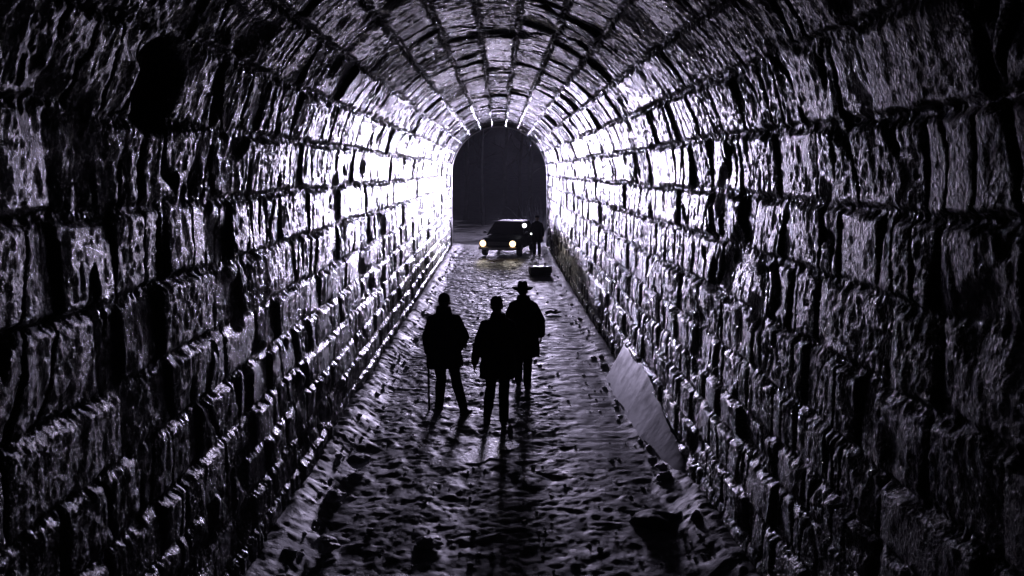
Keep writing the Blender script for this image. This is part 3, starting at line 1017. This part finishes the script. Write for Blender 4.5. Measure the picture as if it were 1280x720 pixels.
# bumper, grille, plate
bm = bmesh.new(); add_box(bm, -.86, .86, -.10, .0, .36, .48); bevel_bm(bm, .035)
bp = bm_obj('bumper', bm, M['chrome'], CAR, True)
bm = bmesh.new(); add_box(bm, -.86, .86, 4.76, 4.86, .38, .50); bevel_bm(bm, .035)
bm_obj('bumper', bm, M['chrome'], CAR, True)
bm = bmesh.new(); add_box(bm, -.46, .46, -.03, .02, .53, .71)
bm_obj('grille', bm, M['grille'], CAR)
bm = bmesh.new()
for k in range(5):
    z = .555 + k * .033
    add_box(bm, -.45, .45, -.042, -.03, z, z + .008)
bm_obj('grille_bars', bm, M['chrome'], CAR)
for s in (-1, 1):
    c = Vector((s * .66, -.01, .63))
    hl = multi('headlight', [tube([c + Vector((0, .06, 0)), c + Vector((0, -.035, 0)), c + Vector((0, -.05, 0))], [.16, .155, .138], 28)], M['chrome'], CAR)
    bm = bmesh.new()
    V, F = ell(c + Vector((0, -.05, 0)), (.135, .035, .135), None, 24, 10)
    mesh_obj('lens', V, F, M['headlamp'], hl)
    bm = bmesh.new(); add_box(bm, s * .66 - .09, s * .66 + .09, -.05, 0, .485, .525); bevel_bm(bm, .012, 2)
    bm_obj('indicator', bm, M['amber'], CAR, True)
    for y in (.85, 3.75):
        wl = multi('wheel', [tube([(s * .68, y, .33), (s * .70, y, .33), (s * .86, y, .33), (s * .88, y, .33)], [.20, .205, .205, .19], 28)], M['chrome'], CAR)
        Vt, Ft = [], []
        nn, mm = 36, 12
        for i in range(nn):
            a = 2 * math.pi * i / nn
            for j in range(mm):
                b = 2 * math.pi * j / mm
                rr = .265 + .068 * math.copysign(abs(math.cos(b)) ** .6, math.cos(b))
                xx = s * .78 + .095 * math.copysign(abs(math.sin(b)) ** .6, math.sin(b))
                Vt.append((xx, y + rr * math.cos(a), .33 + rr * math.sin(a)))
        for i in range(nn):
            for j in range(mm):
                Ft.append((i * mm + j, ((i + 1) % nn) * mm + j, ((i + 1) % nn) * mm + (j + 1) % mm, i * mm + (j + 1) % mm))
        mesh_obj('tyre', Vt, Ft, M['rubber'], wl)
    # door line and handle, mirror
    bm = bmesh.new(); add_box(bm, s * .885 - .012, s * .885 + .012, 2.45, 2.62, .78, .81); bevel_bm(bm, .006, 2)
    bm_obj('door_handle', bm, M['chrome'], CAR, True)
    mi = multi('side_mirror', [tube([(s * .80, 1.62, .94), (s * .93, 1.58, 1.0)], [.014, .012], 8)] + [ell((s * .96, 1.57, 1.02), (.075, .04, .055))], M['chrome'], CAR)
# pillar spotlight on the driver's side, lit
sp = multi('spotlight', [tube([(.80, 1.58, 1.02), (.86, 1.52, 1.30)], [.012, .012], 8), tube([(.87, 1.60, 1.34), (.87, 1.54, 1.34), (.87, 1.47, 1.34)], [.05, .095, .10], 20)], M['chrome'], CAR)
multi('lens', [tube([(.87, 1.469, 1.34), (.87, 1.455, 1.34)], [.092, .08], 20)], M['white_lamp'], sp)

def car_pt(p):
    return CAR.matrix_basis @ Vector(p)
for s in (-1, 1):
    a = car_pt((s * .66, -.14, .63)); b = car_pt((s * .66, -12, .2))
    b = Vector((b.x * 0.3, b.y, b.z))
    spot('headlamp_beam', a, b, 30, (1.0, .9, .8), 70, .8, .06)

# ------------------------------------------------------------------ trees outside
def bare_tree(x, y, z, h, r, mat, label, seed, lean=0.0, branches=16, b0=.3, group=None):
    rr = random.Random(seed)
    t = empty('bare_tree', (x, y, z))
    tag(t, label, 'tree', group)
    pts = [(lean * k / 10 * h * .1 + .05 * math.sin(k * 1.3 + seed), .04 * math.cos(k + seed), h * k / 10 - .2) for k in range(11)]
    rad = [r * (1 - .085 * k) for k in range(11)]
    multi('trunk', [tube(pts, rad, 10)], mat, t)
    tb = []
    for k in range(branches):
        f = b0 + (1 - b0) * (k + rr.random()) / branches
        i = min(9, int(f * 10))
        p = Vector(pts[i]).lerp(Vector(pts[i + 1]), f * 10 - i)
        az = rr.uniform(0, 2 * math.pi); L = h * rr.uniform(.12, .26) * (1.25 - f)
        d = Vector((math.cos(az), math.sin(az), rr.uniform(.3, 1.0))).normalized()
        q = [p]
        for s in range(5):
            d = (d + Vector((rr.uniform(-.25, .25), rr.uniform(-.25, .25), rr.uniform(-.05, .2)))).normalized()
            q.append(q[-1] + d * L / 5)
            if s in (1, 2, 3):
                d2 = (d + Vector((rr.uniform(-1, 1), rr.uniform(-1, 1), rr.uniform(-.3, .6)))).normalized()
                tw = [q[-1], q[-1] + d2 * L * .2, q[-1] + (d2 + Vector((0, 0, .2))) * L * .4]
                tb.append(tube(tw, [r * .10, r * .07, r * .03], 5))
        tb.append(tube(q, [r * .28 * (1 - .17 * s) for s in range(6)], 6))
        multi('branch', tb, mat, t)
        tb = []
    return t

def gz(x, y):
    i = int(np.argmin(abs(gx - x))); j = int(np.argmin(abs(gy - y)))
    return float(GZ[i, j])
def T(x, y, *a, **k):
    return bare_tree(x, y, gz(x, y), *a, **k)
T(-1.1, 56, 13, .085, M['pale_bark'], 'slender pale bare tree rising alone just left of the mouth centre', 1, 0, 9, .45)
for (tx, ty, th, tr, tl) in ((-2.5, 62, 13, .20, 'leftmost dark bare tree beyond the car, close to the left edge of the mouth'),
                             (-1.6, 74, 16, .16, 'dark thin bare tree just left of the slender pale one, far behind the car'),
                             (0.4, 70, 15, .22, 'dark bare tree beyond the car, right of the slender pale tree'),
                             (1.5, 64, 14, .15, 'dark thin bare tree rising over the right half of the car roof'),
                             (2.7, 76, 16, .24, 'rightmost dark bare tree beyond the car, close to the right edge of the mouth')):
    T(tx, ty, th, tr, M['bark'], tl, int(ty), .3, branches=14, b0=.2)

def shrub(x, y, label, seed):
    rr = random.Random(seed)
    t = empty('frosty_shrub', (x, y, gz(x, y)))
    tag(t, label, 'shrub')
    tb = []
    for k in range(60):
        az = rr.uniform(0, 2 * math.pi); L = rr.uniform(1.1, 2.3)
        d = Vector((math.cos(az) * .45, math.sin(az) * .45, 1)).normalized()
        q = [Vector((math.cos(az) * .1, math.sin(az) * .1, -.05))]
        for s in range(5):
            d = (d + Vector((rr.uniform(-.25, .25), rr.uniform(-.25, .25), rr.uniform(-.1, .1)))).normalized()
            q.append(q[-1] + d * L / 5)
            if s > 1:
                d2 = (d + Vector((rr.uniform(-.8, .8), rr.uniform(-.8, .8), .2))).normalized()
                tb.append(tube([q[-1], q[-1] + d2 * .25], [.006, .003], 4))
        tb.append(tube(q, [.016, .014, .012, .009, .006, .003], 5))
    multi('twigs', tb, M['twig'], t)
shrub(1.9, 43.5, 'frosty leafless shrub behind the person beside the car', 5)

# ------------------------------------------------------------------ night air
bm = bmesh.new(); add_box(bm, -420, 420, -310, 820, -3.0, 60.0)
mh = bpy.data.materials.new('thin_mist'); mh.use_nodes = True
t = mh.node_tree; t.nodes.remove(t.nodes['Principled BSDF'])
pvn = t.nodes.new('ShaderNodeVolumePrincipled')
pvn.inputs['Color'].default_value = (0.8, 0.82, 0.9, 1)
pvn.inputs['Density'].default_value = 0.00055
pvn.inputs['Anisotropy'].default_value = 0.2
t.links.new(pvn.outputs[0], t.nodes['Material Output'].inputs['Volume'])
hz = bm_obj('haze', bm, mh)
tag(hz, 'thin night mist filling the tunnel and the air outside', kind='stuff')
